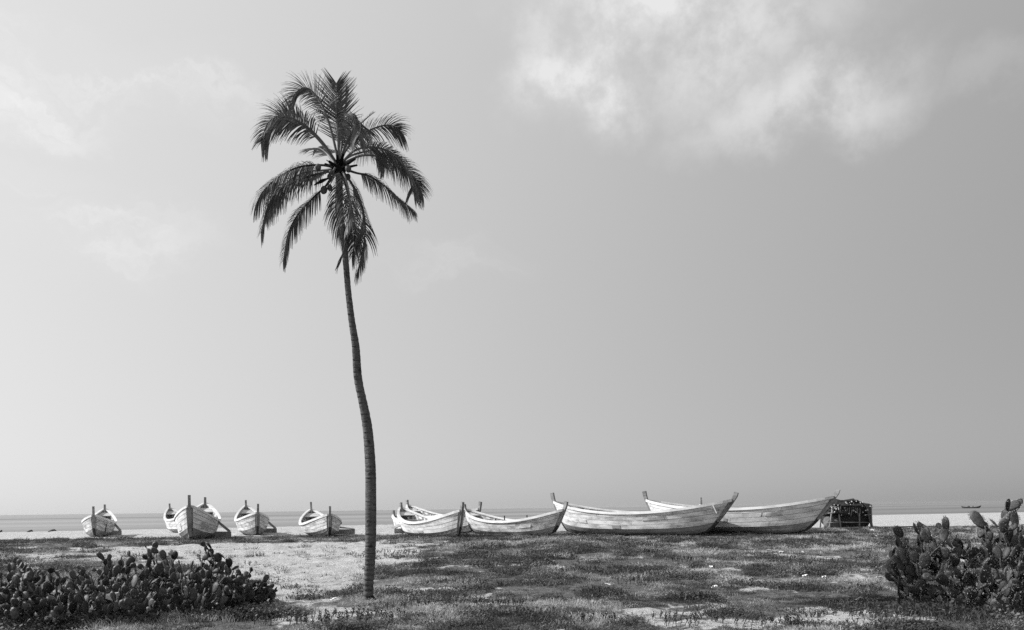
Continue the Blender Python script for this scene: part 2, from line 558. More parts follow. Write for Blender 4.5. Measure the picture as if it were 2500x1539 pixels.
# ------------------------------------------------------------------ boats
def build_boat(far, near, beam, g, top, rake, label, props=(), group='beached wooden fishing boats', thwarts=(.17, .3, .45, .62, .8), tar_shade_foot=True, z0=None, rz_sink=0.0, flare=.74, posts=(1, 1), tilt=0.0, name='fishing_boat', paint='white', marks=()):
    """double-ended planked boat; x runs from the far end (0) to the near end (L)"""
    far, near = Vector(far), Vector(near)
    L = (near - far).length
    ang = math.atan2(near.y - far.y, near.x - far.x)
    zb = min(gz(*far), gz(*near), gz(*((far + near) / 2))) if z0 is None else z0
    root = empty(name, (far.x, far.y, zb - rz_sink), ang)
    root.rotation_euler[0] = tilt
    tag(root, label, 'boat', group)
    gf_, gm, gn = g
    rf, rn = rake

    def sheer(t):
        a = abs(2 * t - 1)
        e = gf_ if t < .5 else gn
        return gm + (e - gm) * a ** 2.1

    def keel(t):
        a = abs(2 * t - 1)
        return .03 + .28 * a ** 7

    def half(t):
        a = abs(2 * t - 1)
        return .045 + (beam / 2 - .045) * max(0.0, 1 - a ** 2.3) ** .78

    def wsec(s):
        if s < .05:
            return .55 * flare * s / .05
        if s < .22:
            return flare * (.55 + .45 * (s - .05) / .17)
        q = (s - .22) / .78
        return flare + (1 - flare) * (q ** .8)

    def P(t, s, side, out=0.0):
        xg = t * L
        xk = rf + t * (L - rf - rn)
        e = s ** .75
        zk, zg = keel(t), sheer(t)
        b = half(t)
        y = b * wsec(s)
        return Vector((xk + (xg - xk) * e, side * (y + out), zk + (zg - zk) * s - out * .25))

    def strip(nm, s0, s1, t0, t1, out0, out1, mat, nseg, side, parent=root, rows=3):
        mb = MB()
        vs, fs = [], []
        n = nseg + 1
        ring = []
        for j in range(rows):
            ring.append((s0 + (s1 - s0) * j / (rows - 1), out1))
        for j in range(rows - 1, -1, -1):
            ring.append((s0 + (s1 - s0) * j / (rows - 1), out0))
        m = len(ring)
        for i in range(n):
            t = t0 + (t1 - t0) * i / nseg
            for (s, o) in ring:
                vs.append(P(t, s, side, o))
        for i in range(nseg):
            for j in range(m):
                a, b_ = i * m + j, i * m + (j + 1) % m
                q = (a, b_, b_ + m, a + m)
                fs.append(q if side < 0 else q[::-1])
        fs.append(tuple(range(m)) if side > 0 else tuple(range(m))[::-1])
        fs.append(tuple(nseg * m + j for j in range(m))[::-1] if side > 0 else tuple(nseg * m + j for j in range(m)))
        mb.add(vs, fs)
        return mb.build(nm, mat, parent)

    # inner shell (bottom and lining seen over the gunwale)
    mb = MB()
    N, ss = 26, (0, .03, .05, .12, .22, .45, .7, .97)
    vs, fs = [], []
    full = [(s, -1) for s in ss[::-1]] + [(s, 1) for s in ss[1:]]
    for i in range(N + 1):
        for (s, sd) in full:
            vs.append(P(i / N, s, sd))
    m = len(full)
    for i in range(N):
        for j in range(m - 1):
            fs.append((i * m + j, i * m + j + 1, (i + 1) * m + j + 1, (i + 1) * m + j))
    mb.add(vs, fs)
    mb.build('hull_lining', M['inside'], root, True)
    # planking: strakes with open seams, butts staggered
    lines = (.03, .30, .48, .65, .81, .955)
    for side in (-1, 1):
        for k in range(5):
            gap = .0065
            cuts = [0.012, .988]
            if L > 8 or k % 2:
                cuts = [0.012, .30 + .12 * k + rng.uniform(-.05, .05), .988]
            mat = M['bottom'] if k == 0 else M[paint]
            for c in range(len(cuts) - 1):
                o = .032 + rng.uniform(-.008, .008)
                strip('hull_plank', lines[k] + gap, lines[k + 1] - gap, cuts[c] + .0006, cuts[c + 1] - .0006, .002, o, mat, 14 if len(cuts) > 2 else 22, side)
    for (t0, t1, s0, s1, side, mt) in marks:
        strip('hull_patch', s0, s1, t0, t1, .03, .055, M[mt], 3, side)
    # gunwale rails
    for side in (-1, 1):
        vs, fs = [], []
        N = 30
        for i in range(N + 1):
            t = .004 + .992 * i / N
            p = P(t, 1.0, side)
            b = half(t)
            inn = max(.012, b - .10)
            for (y, dz) in ((b + .06, -.10), (b + .055, .035), (inn, .035), (inn, -.05)):
                vs.append((p.x, side * y, p.z + dz))
        for i in range(N):
            for j in range(4):
                a, b_ = i * 4 + j, i * 4 + (j + 1) % 4
                q = (a, b_, b_ + 4, a + 4)
                fs.append(q[::-1] if side > 0 else q)
        fs += [(0, 1, 2, 3), tuple(N * 4 + j for j in (3, 2, 1, 0))]
        mb = MB()
        mb.add(vs, fs)
        mb.build('gunwale', M['white2'], root)
    # stem posts
    for end, tp, use in ((0, top[0], posts[0]), (1, top[1], posts[1])):
        sgn = -1 if end == 0 else 1
        prof = [P(float(end), s, 1) for s in (0, .04, .1, .2, .32, .5, .7, .85, 1.0)]
        prof = [Vector((p.x, 0, p.z)) for p in prof]
        d = (prof[-1] - prof[-3]).normalized()
        h = tp - prof[-1].z
        last = prof[-1]
        if use:
            lean = d.x / max(d.z, .3)
            prof.append(last + Vector((lean * h * .45, 0, h * .45)))
            prof.append(last + Vector((lean * h * .45 + lean * h * .25, 0, h)))
        split = 4 if tar_shade_foot else 0  # the foot's black colour holds both tar and the shadow under the hull
        for part, a, b_, mt in (('tarred_shaded_stem_foot', 0, split, M['tar']), ('stem_post', split, len(prof) - 1, M['post'])):
            if b_ <= a:
                continue
            vs, fs = [], []
            seg = prof[a:b_ + 1]
            for i, p in enumerate(seg):
                q0, q1 = prof[max(a + i - 1, 0)], prof[min(a + i + 1, len(prof) - 1)]
                dd = (q1 - q0).normalized()
                nrm = Vector((dd.z, 0, -dd.x)) * sgn
                wy = .07 if a + i < 9 else .065
                th = .17 if a + i < 9 else .21
                for (o, y) in ((.075, -wy), (.075, wy), (-th + .07, wy), (-th + .07, -wy)):
                    vs.append(p + nrm * o + Vector((0, y, 0)))
            for i in range(len(seg) - 1):
                for j in range(4):
                    q = (i * 4 + j, i * 4 + (j + 1) % 4, (i + 1) * 4 + (j + 1) % 4, (i + 1) * 4 + j)
                    fs.append(q)
            fs += [(0, 1, 2, 3), tuple((len(seg) - 1) * 4 + j for j in (3, 2, 1, 0))]
            mb = MB()
            mb.add(vs, fs)
            mb.build(part, mt, root)
    # keel timber
    vs, fs = [], []
    N = 16
    for i in range(N + 1):
        t = i / N
        p = P(t, 0, 1)
        for (y, dz) in ((-.05, .02), (.05, .02), (.05, -.06), (-.05, -.06)):
            vs.append((p.x, y, p.z + dz))
    for i in range(N):
        for j in range(4):
            fs.append((i * 4 + j, i * 4 + (j + 1) % 4, (i + 1) * 4 + (j + 1) % 4, (i + 1) * 4 + j))
    mb = MB()
    mb.add(vs, fs)
    mb.build('keel', M['tar'], root)
    # benches
    for t in thwarts:
        s = .68 if .25 < t < .75 else .78
        pl = P(t, s, 1)
        mb = MB()
        hw = pl.y - .005
        mb.bar((pl.x, -hw, pl.z), (pl.x, hw, pl.z), .24, .05)
        mb.build('bench', M['thwart'], root)
    # little end decks and a bulkhead under each
    for e in (0, 1):
        t0, t1 = (.03, .10) if e == 0 else (.90, .97)
        s = .90
        vs = [P(t0, s, -1), P(t0, s, 1), P(t1, s, 1), P(t1, s, -1)]
        vs2 = [v - Vector((0, 0, .05)) for v in vs]
        mb = MB()
        mb.add(vs + vs2, [(0, 1, 2, 3), (7, 6, 5, 4), (0, 4, 5, 1), (1, 5, 6, 2), (2, 6, 7, 3), (3, 7, 4, 0)])
        mb.build('end_deck', M['thwart'], root)
        tb = .13 if e == 0 else .87
        pm = P(tb, .15, 1)
        px_ = P(tb, .85, 1)
        mb = MB()
        mb.bar((pm.x, 0, pm.z), (px_.x, 0, px_.z), .10, .10, (0, 1, 0))
        mb.build('bulkhead_post', M['post'], root)
    # ribs on the lining
    for t in (.22, .36, .5, .64, .78):
        for side in (-1, 1):
            pts = [P(t, s, side) - Vector((0, side * .03, 0)) for s in (.1, .22, .45, .7, .93)]
            mb = MB()
            for a, b_ in zip(pts[:-1], pts[1:]):
                mb.bar(a, b_, .06, .05, (1, 0, 0))
            mb.build('rib', M['post'], root)
    # side props that keep the hull upright: a board on edge and a slanting strut
    for (t, side, reach, filled) in props:
        a = P(t, .16, side)
        gzp = P(t, .92, side)
        y0, y1 = side * (abs(a.y) - .25), side * (abs(gzp.y) + reach)
        mb = MB()
        zc = max(.26, a.z + .12)
        mb.bar((a.x, y0, zc), (a.x, y1, zc - .03), .06, .32)
        mb.build('prop_board', M['post'], root)
        mb = MB()
        if filled:
            vs = [(a.x - .45, side * abs(gzp.y), gzp.z - .15), (a.x + .1, side * abs(gzp.y), gzp.z - .22), (a.x + .1, y1, zc + .16), (a.x - .45, y1, zc + .2)]
            vs2 = [(v[0], v[1], v[2] - .05) for v in vs]
            mb.add(vs + vs2, [(0, 1, 2, 3), (7, 6, 5, 4), (0, 4, 5, 1), (1, 5, 6, 2), (2, 6, 7, 3), (3, 7, 4, 0)])
            mb.build('prop_cover', M['post'], root)
        else:
            mb.bar((a.x, side * (abs(gzp.y) - .02), gzp.z - .02), (a.x, y1 - side * .07, zc + .12), .09, .15)
            mb.build('prop_strut', M['post'], root)
    return root


Wm = .5
boats = [
    dict(far=(-30.4, 60), near=(-27.6, 53), beam=2.0, g=(2.0, 1.05, 1.55), top=(2.31, 2.13), rake=(.7, .35),
         label='leftmost beached boat, small, bow towards the viewer, side prop standing on sand', props=((.56, 1, .45, False),), rz_sink=.05, paint='white_b', marks=((.84, .856, .28, .72, 1, 'tar'),)),
    dict(far=(-20.0, 52.4), near=(-17.9, 44.6), beam=2.4, g=(2.25, 1.2, 2.03), top=(2.62, 2.62), rake=(.7, .35),
         label='large pale boat with the tallest bow post, behind the cactus thicket', props=((.55, 1, .75, False),), rz_sink=.04, tar_shade_foot=False, paint='white_c', marks=((.80, .90, .36, .60, -1, 'white_c'), (.80, .91, .40, .62, 1, 'patch'))),
    dict(far=(-29.4, 69), near=(-24.6, 62), beam=2.0, g=(2.1, 1.1, 1.7), top=(2.45, 2.2), rake=(.7, .35),
         label='pale boat half hidden behind the large boat with the tallest bow post', rz_sink=.05),
    dict(far=(-19.7, 59.5), near=(-16.7, 52.8), beam=2.1, g=(2.1, 1.1, 1.6), top=(2.5, 2.16), rake=(.7, .5),
         label='small boat alone on the sand with open triangular side prop, halfway to the palm', props=((.5, 1, .65, False),), rz_sink=.02, paint='white_b', marks=((.80, .815, .2, .5, 1, 'tar'),)),
    dict(far=(-14.0, 56), near=(-11.0, 48.5), beam=2.4, g=(1.75, .85, 1.45), top=(2.26, 1.93), rake=(.7, .2),
         label='boat just left of the palm trunk with a boarded side prop', props=((.5, 1, 1.05, True),), rz_sink=.05),
    dict(far=(-8.4, 57), near=(-3.5, 50), beam=1.8, g=(1.35, .9, 1.35), top=(1.64, 1.6), rake=(.5, .3),
         label='lowest boat, its stern showing just right of the palm trunk', props=((.3, -1, .55, True),), rz_sink=.05, posts=(1, 0)),
    dict(far=(-6.9, 50), near=(-2.67, 43), beam=2.2, g=(1.78, .93, 1.6), top=(2.08, 2.02), rake=(.8, .45),
         label='front boat of the group right of the palm, with bow foot dark from tar and painted shade', rz_sink=.03, paint='white_c', marks=((.55, .63, .34, .47, -1, 'patch'),)),
    dict(far=(-7.8, 60), near=(-2.1, 52.5), beam=2.1, g=(2.0, 1.15, 1.65), top=(2.34, 2.08), rake=(.8, .6),
         label='boat mostly hidden behind the front boats right of the palm', props=((.62, -1, .5, True),), rz_sink=.0),
    dict(far=(-3.0, 51), near=(2.92, 44.6), beam=2.2, g=(1.68, .92, 1.58), top=(1.95, 2.0), rake=(.8, .9),
         label='middle boat seen side on, between the palm group and the long boats', rz_sink=.03, paint='white_b', marks=((.70, .80, .5, .64, -1, 'white'),)),
    dict(far=(2.52, 48.2), near=(11.4, 41.3), beam=2.7, g=(2.02, 1.33, 1.95), top=(2.52, 2.3), rake=(1.0, 1.55),
         label='longest white boat seen side on with dark bottom band and small bow stripe', rz_sink=.03, marks=((.42, .47, .34, .47, -1, 'patch'), (.60, .72, .66, .8, -1, 'white_b'), (.2, .25, .5, .63, -1, 'white_c'))),
    dict(far=(7.96, 47.6), near=(16.5, 41.0), beam=2.7, g=(2.02, 1.45, 2.02), top=(2.52, 2.36), rake=(1.0, 1.55),
         label='rightmost large white boat, its bow in front of the net shelter', rz_sink=.03, paint='white_c', marks=((.72, .8, .66, .8, -1, 'white_b'), (.5, .52, .5, .63, -1, 'patch'))),
    dict(far=(14.6, 62), near=(14.0, 55.0), beam=1.8, g=(1.75, .9, 1.5), top=(2.28, 1.55), rake=(.6, .3),
         label='boat hidden behind the long white boats, only its leaning post showing', rz_sink=.03, posts=(1, 0)),
]
broots = []
for b in boats:
    broots.append(build_boat(**b))
# bow stripe batten on the longest boat and thole pins on the middle boat
mb = MB()
mb.bar((10.35, -.62, 1.72), (10.55, -.56, 1.25), .05, .05)
mb.build('bow_batten', M['white2'], broots[9])
for (xx, sd) in ((4.9, -1), (4.6, 1)):
    mb = MB()
    mb.bar((xx, sd * 1.05, .93), (xx, sd * 1.05, 1.25), .05, .05)
    mb.build('thole_pin', M['tar'], broots[8])

# far boat afloat
fb = build_boat((180.0, 322.0), (185.6, 318.0), 1.3, (1.0, .55, 1.15), (1.05, 1.2), (.4, .5), 'small dark boat afloat on the sea far right', group='boats afloat', z0=SEA_Z, rz_sink=.12, thwarts=(.3, .6), posts=(0, 1))
fb['category'] = 'boat'
dk = M['wood_dark']
for ch in fb.children:
    ch.data.materials.clear()
    ch.data.materials.append(dk)
mb = MB()
mb.ball((2.6, 0, .75), .5, .4, .3, 8, 6, 0, .3)
mb.build('cargo_bundle', dk, fb)
mb = MB()
mb.ball((4.1, 0, .75), .22, .2, .35, 8, 6, 0, .3)
mb.build('cargo_bundle', dk, fb)


# ------------------------------------------------------------------ coconut palm
PX, PY = -2.53, 14.0
palm = empty('coconut_palm', (PX, PY, gz(PX, PY)))
tag(palm, 'tall slender coconut palm with curved trunk standing in front of the boats', 'palm tree')
TR = [(-2.54, -0.12, 0.12), (-2.54, -0.023, 0.0957), (-2.534, 0.038, 0.0817), (-2.521, 0.294, 0.0852), (-2.505, 0.528, 0.0864), (-2.49, 0.761, 0.0887), (-2.478, 1.227, 0.0945), (-2.471, 1.694, 0.0957), (-2.468, 2.161, 0.0945), (-2.474, 2.395, 0.0922), (-2.487, 2.628, 0.0899), (-2.504, 2.862, 0.0864), (-2.528, 3.096, 0.0852), (-2.567, 3.33, 0.0805), (-2.612, 3.564, 0.0747), (-2.663, 3.798, 0.0735), (-2.688, 4.032, 0.0712), (-2.692, 4.265, 0.0689), (-2.702, 4.499, 0.0654), (-2.736, 4.732, 0.0607), (-2.767, 4.966, 0.0572), (-2.813, 5.434, 0.0514), (-2.842, 5.901, 0.0514), (-2.873, 6.368, 0.056), (-2.909, 6.649, 0.0537), (-2.926, 6.836, 0.0537), (-2.925, 7.05, 0.056), (-2.919, 7.5, 0.065)]
zs = [t[1] for t in TR]


def trunk_at(z):
    # smooth interpolation of centre line and radius
    def ip(k):
        xs = np.interp([z - .1, z - .05, z, z + .05, z + .1], zs, [t[k] for t in TR])
        return float(xs.mean())
    return ip(0), ip(2)


tv, tf = [], []
NR = 18
rings = []
z = -.1
while z < 7.5:
    stp = rng.uniform(.055, .085) if z > 1.0 else rng.uniform(.05, .10)
    am = .35 + .65 * max(0, 1 - z / 1.6)
    rings += [(z, 0.0, 0), (z + stp * .15, .0045 * am, 0), (z + stp * .62, .001 * am, 1), (z + stp * .9, -.004 * am, 1)]
    z += stp
tr_nz = [rng.random() for _ in range(4000)]
for i, (z, dr, kk) in enumerate(rings):
    cx, r = trunk_at(z)
    low = max(0, 1 - max(z, 0) / 1.1)
    for a in range(NR):
        th = 2 * math.pi * a / NR
        q = 1 + .05 * math.sin(3 * th + z * 2.1) + (.10 * low) * (tr_nz[(i // 4 * 7 + a // 2) % 4000] - .5) + .03 * (tr_nz[(i * 31 + a) % 4000] - .5)
        rr = (r + dr * (1 + 2.2 * low)) * q + .05 * max(0, 1 - (z + .03) / .12) * (z < .12)
        tv.append((cx - PX + rr * math.cos(th), rr * math.sin(th) * 1.0 + .12 * math.sin(z * .5), z + .012 * math.sin(th + i)))
for i in range(len(rings) - 1):
    for a in range(NR):
        tf.append((i * NR + a, i * NR + (a + 1) % NR, (i + 1) * NR + (a + 1) % NR, (i + 1) * NR + a))
trunk = mesh_obj('trunk', tv, tf, M['trunk'], palm, True)
# roots showing at the foot
mb = MB()
for k in range(16):
    a = rng.uniform(0, 6.28)
    mb.tube([(.07 * math.cos(a), .07 * math.sin(a), .10), (.13 * math.cos(a), .13 * math.sin(a), .03), (.22 * math.cos(a + .1), .22 * math.sin(a + .1), -.06)], [.022, .018, .01], 5)
mb.build('root_mat', M['fibre'], palm)

CX, CZ = -2.92 - PX, 7.54
CY = .12 * math.sin(7.5 * .5)
U = 0.00258                         # metres per unit of the crown sketch


def cp(a, b, d):
    return Vector((CX + (a - 650) * U, CY + d, CZ - (b - 690) * U))


def catmull(pts, n):
    out = []
    P_ = [pts[0] * 2 - pts[1]] + pts + [pts[-1] * 2 - pts[-2]]
    m = len(pts) - 1
    for i in range(n + 1):
        u = i / n * m
        k = min(int(u), m - 1)
        t = u - k
        p0, p1, p2, p3 = P_[k:k + 4]
        out.append(.5 * ((2 * p1) + (-p0 + p2) * t + (2 * p0 - 5 * p1 + 4 * p2 - p3) * t * t + (-p0 + 3 * p1 - 3 * p2 + p3) * t ** 3))
    return out


# each: sketch points, depth of tip (metres, minus = towards viewer), leaflet length, droop, twist (deg), start fraction
FRONDS = [
    ([(645, 640), (612, 470), (575, 345), (530, 262), (470, 216), (408, 245), (358, 335)], -.35, .34, .3, 20, .25),
    ([(652, 640), (640, 480), (622, 320), (595, 185)], .35, .46, .05, 60, .25),
    ([(652, 640), (652, 470), (648, 320), (652, 150)], -.15, .42, .0, 0, .22),
    ([(655, 640), (664, 470), (670, 320), (682, 190)], .25, .40, .0, 90, .25),
    ([(640, 670), (560, 565), (480, 487), (385, 425), (300, 415), (225, 470), (180, 590)], -.45, .40, .45, 25, .26),
    ([(640, 670), (570, 575), (490, 515), (400, 492), (345, 530), (300, 620), (262, 690)], -1.0, .42, .6, 30, .28),
    ([(640, 690), (560, 560), (500, 470), (440, 410), (405, 405)], .9, .32, .4, -20, .35),
    ([(640, 690), (540, 685), (410, 680), (290, 722), (190, 820), (122, 960)], .35, .40, .85, 15, .24),
    ([(640, 695), (540, 690), (400, 715), (270, 790), (170, 890), (120, 985)], -.3, .40, .9, 10, .26),
    ([(640, 700), (560, 742), (430, 795), (280, 885), (205, 1000), (160, 1170)], -.35, .38, .95, 10, .28),
    ([(640, 700), (560, 785), (450, 868), (345, 965), (272, 1090), (232, 1285)], .3, .36, 1.0, 5, .30),
    ([(660, 660), (692, 560), (762, 470), (860, 402), (960, 368), (1030, 385), (1075, 430)], .25, .38, .5, -25, .22),
    ([(660, 660), (700, 560), (770, 490), (850, 450), (890, 480), (905, 540)], .9, .32, .5, -20, .3),
    ([(660, 670), (720, 630), (800, 575), (850, 560), (876, 620), (868, 720)], -1.15, .40, .85, -30, .25),
    ([(660, 670), (760, 592), (880, 580), (1000, 620), (1090, 705), (1150, 830), (1155, 895)], -.25, .40, .7, -20, .26),
    ([(660, 670), (790, 565), (930, 550), (1060, 600), (1140, 670), (1182, 775)], .75, .36, .6, -25, .32),
    ([(660, 690), (750, 708), (840, 720), (940, 780), (1045, 870), (1130, 940)], .3, .34, 1.0, -8, .28),
    ([(668, 715), (700, 775), (735, 880), (757, 1000), (755, 1090), (735, 1180)], -.55, .40, .8, 0, .08),
    ([(665, 700), (735, 800), (790, 930), (806, 1080), (780, 1240), (740, 1380)], .25, .36, .95, 0, .2),
    ([(645, 700), (622, 800), (604, 930), (618, 1050), (640, 1140)], .35, .32, .95, 0, .2),
    ([(660, 700), (690, 830), (720, 1000), (712, 1130), (690, 1230)], .5, .34, .95, 0, .25),
    ([(655, 640), (690, 560), (760, 440), (830, 370), (884, 326)], .0, .10, .0, 40, .4),
    ([(640, 700), (575, 770), (515, 830), (500, 840)], -.5, .10, .9, 0, .3),
]


def frond(sketch, dtip, ll, droop, twist, start, seed):
    r = random.Random(seed)
    n0 = len(sketch) - 1
    pts = [cp(a, b, dtip * math.sin(math.pi / 2 * (i / n0) ** .9)) for i, (a, b) in enumerate(sketch)]
    cur = catmull(pts, 40)
    length = sum((cur[i + 1] - cur[i]).length for i in range(40))
    mb = MB()
    rad = [.020 * (1 - i / 40) ** .8 + .0035 for i in range(41)]
    mb.tube(cur, rad, 6)
    o = mb.build('frond', M['rachis'] if droop < .9 else M['rachis_dry'], palm, True)
    lm = MB()
    npair = max(24, int(length / .020))
    dz = Vector((0, 0, -1))
    for i in range(npair):
        f = start + (1 - start) * (i + r.uniform(-.3, .3)) / npair
        f = min(max(f, 0), .995)
        u = f * 40
        k = min(int(u), 39)
        p = cur[k].lerp(cur[k + 1], u - k)
        d = (cur[min(k + 2, 40)] - cur[max(k - 1, 0)]).normalized()
        # side vector: horizontal across the stalk, twisted
        sd = d.cross(Vector((0, 0, 1)))
        if sd.length < .15:
            sd = Vector((1, 0, 0))
        sd.normalize()
        # blend for fronds that hang/stand: leaf plane turns to the viewer
        up = sd.cross(d).normalized()
        rot = Matrix.Rotation(R(twist + 8 * math.sin(i * .13 + seed)), 3, d)
        sd, up = rot @ sd, rot @ up
        env = .35 + .65 * max(0.0, math.sin(math.pi * min(1, max(0, (f - start) / (1 - start)) * .82 + .14))) ** .7
        for side in (-1, 1):
            if r.random() < .05:
                continue
            l = ll * 1.26 * env * r.uniform(.75, 1.12)
            fw = .55 + .75 * max(0, (f - start) / (1 - start)) ** 1.5 + r.uniform(-.12, .12)
            a = (sd * side + d * fw + up * (.2 + r.uniform(-.07, .07))).normalized()
            # width direction
            wv = a.cross(up + sd * side * .6).normalized()
            q = p.copy()
            wd = .0085 * r.uniform(.8, 1.2)
            vs, fs = [], []
            nseg = 4
            dirv = a.copy()
            for s in range(nseg + 1):
                t = s / nseg
                ww = wd * (.55 if s == 0 else 1.0 - .75 * max(0, t - .35) / .65)
                if s == nseg:
                    ww = .002
                vs += [q + wv * ww, q - wv * ww]
                dirv = (dirv + dz * droop * (.30 + .45 * t) * r.uniform(.75, 1.25)).normalized()
                q = q + dirv * (l / nseg)
            for s in range(nseg):
                fs.append((2 * s, 2 * s + 1, 2 * s + 3, 2 * s + 2))
            lm.add(vs, fs)
    lo = lm.build('leaflets', M['frond'], o)
    lo['kind'] = 'stuff'
    return o


for i, fr in enumerate(FRONDS):
    frond(*fr, seed=100 + i)
# hanging dead strip under the crown
mb = MB()
for k in range(9):
    x0 = 700 + rng.uniform(-6, 6)
    mb.tube([cp(x0, 1190, -.12), cp(682 + rng.uniform(-6, 6), 1270, -.13), cp(655 + rng.uniform(-12, 10), 1340, -.13), cp(625 + rng.uniform(-10, 14), 1415 + rng.uniform(-30, 5), -.12)], [.006, .009, .006, .002], 4)
o = mb.build('dead_leaf_strip', M['frond'], palm)
# crown heart, leaf bases, fibre
mb = MB()
mb.ball(cp(650, 700, 0), .13, .12, .15, 12, 9, 0, .25)
mb.build('crown_heart', M['fibre'], palm, True)
for k in range(14):
    a = k * 2.399
    d0 = Vector((math.cos(a), math.sin(a), rng.uniform(-.2, .9)))
    c = cp(650, 700, 0)
    mb = MB()
    mb.bar(c + d0 * .04, c + d0 * rng.uniform(.2, .34), .085, .03, (0, 0, 1), 0, .45)
    mb.build('leaf_base', M['fibre'], palm)
# pale flower spathes
mb = MB()
mb.tube([cp(636, 715, -.14), cp(627, 745, -.19), cp(622, 790, -.18)], [.022, .02, .012], 6)
mb.build('spathe', M['rachis'], palm, True)
mb = MB()
mb.tube([cp(590, 775, -.1), cp(545, 805, -.16), cp(498, 838, -.2)], [.012, .035, .008], 6)
mb.build('spathe', M['fibre'], palm, True)
for (a, b, d, s) in ((724, 725, -.16, 1.0), (526, 716, -.18, 1.0), (557, 858, -.12, 1.15), (600, 780, -.17, .8), (590, 832, -.05, .9), (612, 755, -.2, .75), (700, 735, .12, .9)):
    mb = MB()
    c = cp(a, b, d)
    vs = []
    mb.ball((0, 0, 0), .052 * s, .052 * s, .066 * s, 12, 8)
    o = mb.build('coconut', M['nut'], palm, True)
    o.location = c
    o.rotation_euler = (rng.uniform(-.4, .4), rng.uniform(-.3, .5), 0)
mb = MB()
for (a, b, d) in ((724, 712, -.16), (526, 703, -.18), (557, 842, -.12), (600, 770, -.17), (590, 820, -.05)):
    mb.tube([cp(650, 705, -.05), cp((a + 650) / 2, (b + 690) / 2, d * .7), cp(a, b, d)], [.012, .009, .007], 5)
mb.build('fruit_stalk', M['rachis_dry'], palm)


# ------------------------------------------------------------------ prickly pears
def pad_mesh(seed, spines):
    r = random.Random(seed)
    mb = MB()
    n = 12
    asp = r.uniform(.70, .95)
    rim, ma, mb_ = [], [], []
    th = r.uniform(.05, .075)
    bend = r.uniform(-.06, .06)
    for i in range(n):
        t = 2 * math.pi * i / n
        zz = .5 - .5 * math.cos(t)
        wd = asp * .5 * math.sin(t) * (.72 + .38 * zz) * r.uniform(.96, 1.05)
        rim.append((wd, bend * (zz - .5), zz))
    def ring(s, d):
        return [(x * s, y + d, .52 + (z_ - .52) * s) for x, y, z_ in rim]
    vs = rim + ring(.68, th) + ring(.68, -th) + [(0, th * 1.15, .52), (0, -th * 1.15, .52)]
    fs = []
    for i in range(n):
        j = (i + 1) % n
        fs += [(i, j, n + j, n + i), (j, i, 2 * n + i, 2 * n + j), (n + i, n + j, 3 * n), (2 * n + j, 2 * n + i, 3 * n + 1)]
    mb.add(vs, fs, 0)
    for k in range(spines):
        # areole clusters on rim and faces
        if k % 2 == 0:
            t = r.uniform(.5, 5.8)
            zz = .5 - .5 * math.cos(t)
            p = Vector((asp * .5 * math.sin(t) * (.72 + .38 * zz), 0, zz))
            nrm = Vector((math.sin(t), r.uniform(-.4, .4), -math.cos(t)))
        else:
            sd = r.choice((-1, 1))
            p = Vector((r.uniform(-.3, .3) * asp, sd * th * .9, r.uniform(.2, .9)))
            nrm = Vector((r.uniform(-.6, .6), sd, r.uniform(-.3, .7)))
        nrm.normalize()
        for q in range(3):
            d = (nrm + Vector((r.uniform(-.5, .5), r.uniform(-.5, .5), r.uniform(-.5, .5)))).normalized()
            s = d.orthogonal().normalized() * .014
            mb.add([p - s, p + s, p + d * r.uniform(.08, .15)], [(0, 1, 2)], 1)
    me_ = bpy.data.meshes.new('pad')
    me_.from_pydata(mb.v, [], mb.f)
    me_.materials.append(M['pad'])
    me_.materials.append(M['spine'])
    me_.polygons.foreach_set('material_index', mb.m)
    me_.polygons.foreach_set('use_smooth', [True] * len(mb.f))
    return me_


PADS = [pad_mesh(s, 12) for s in range(5)]
PADS_SP = [pad_mesh(20 + s, 44) for s in range(5)]


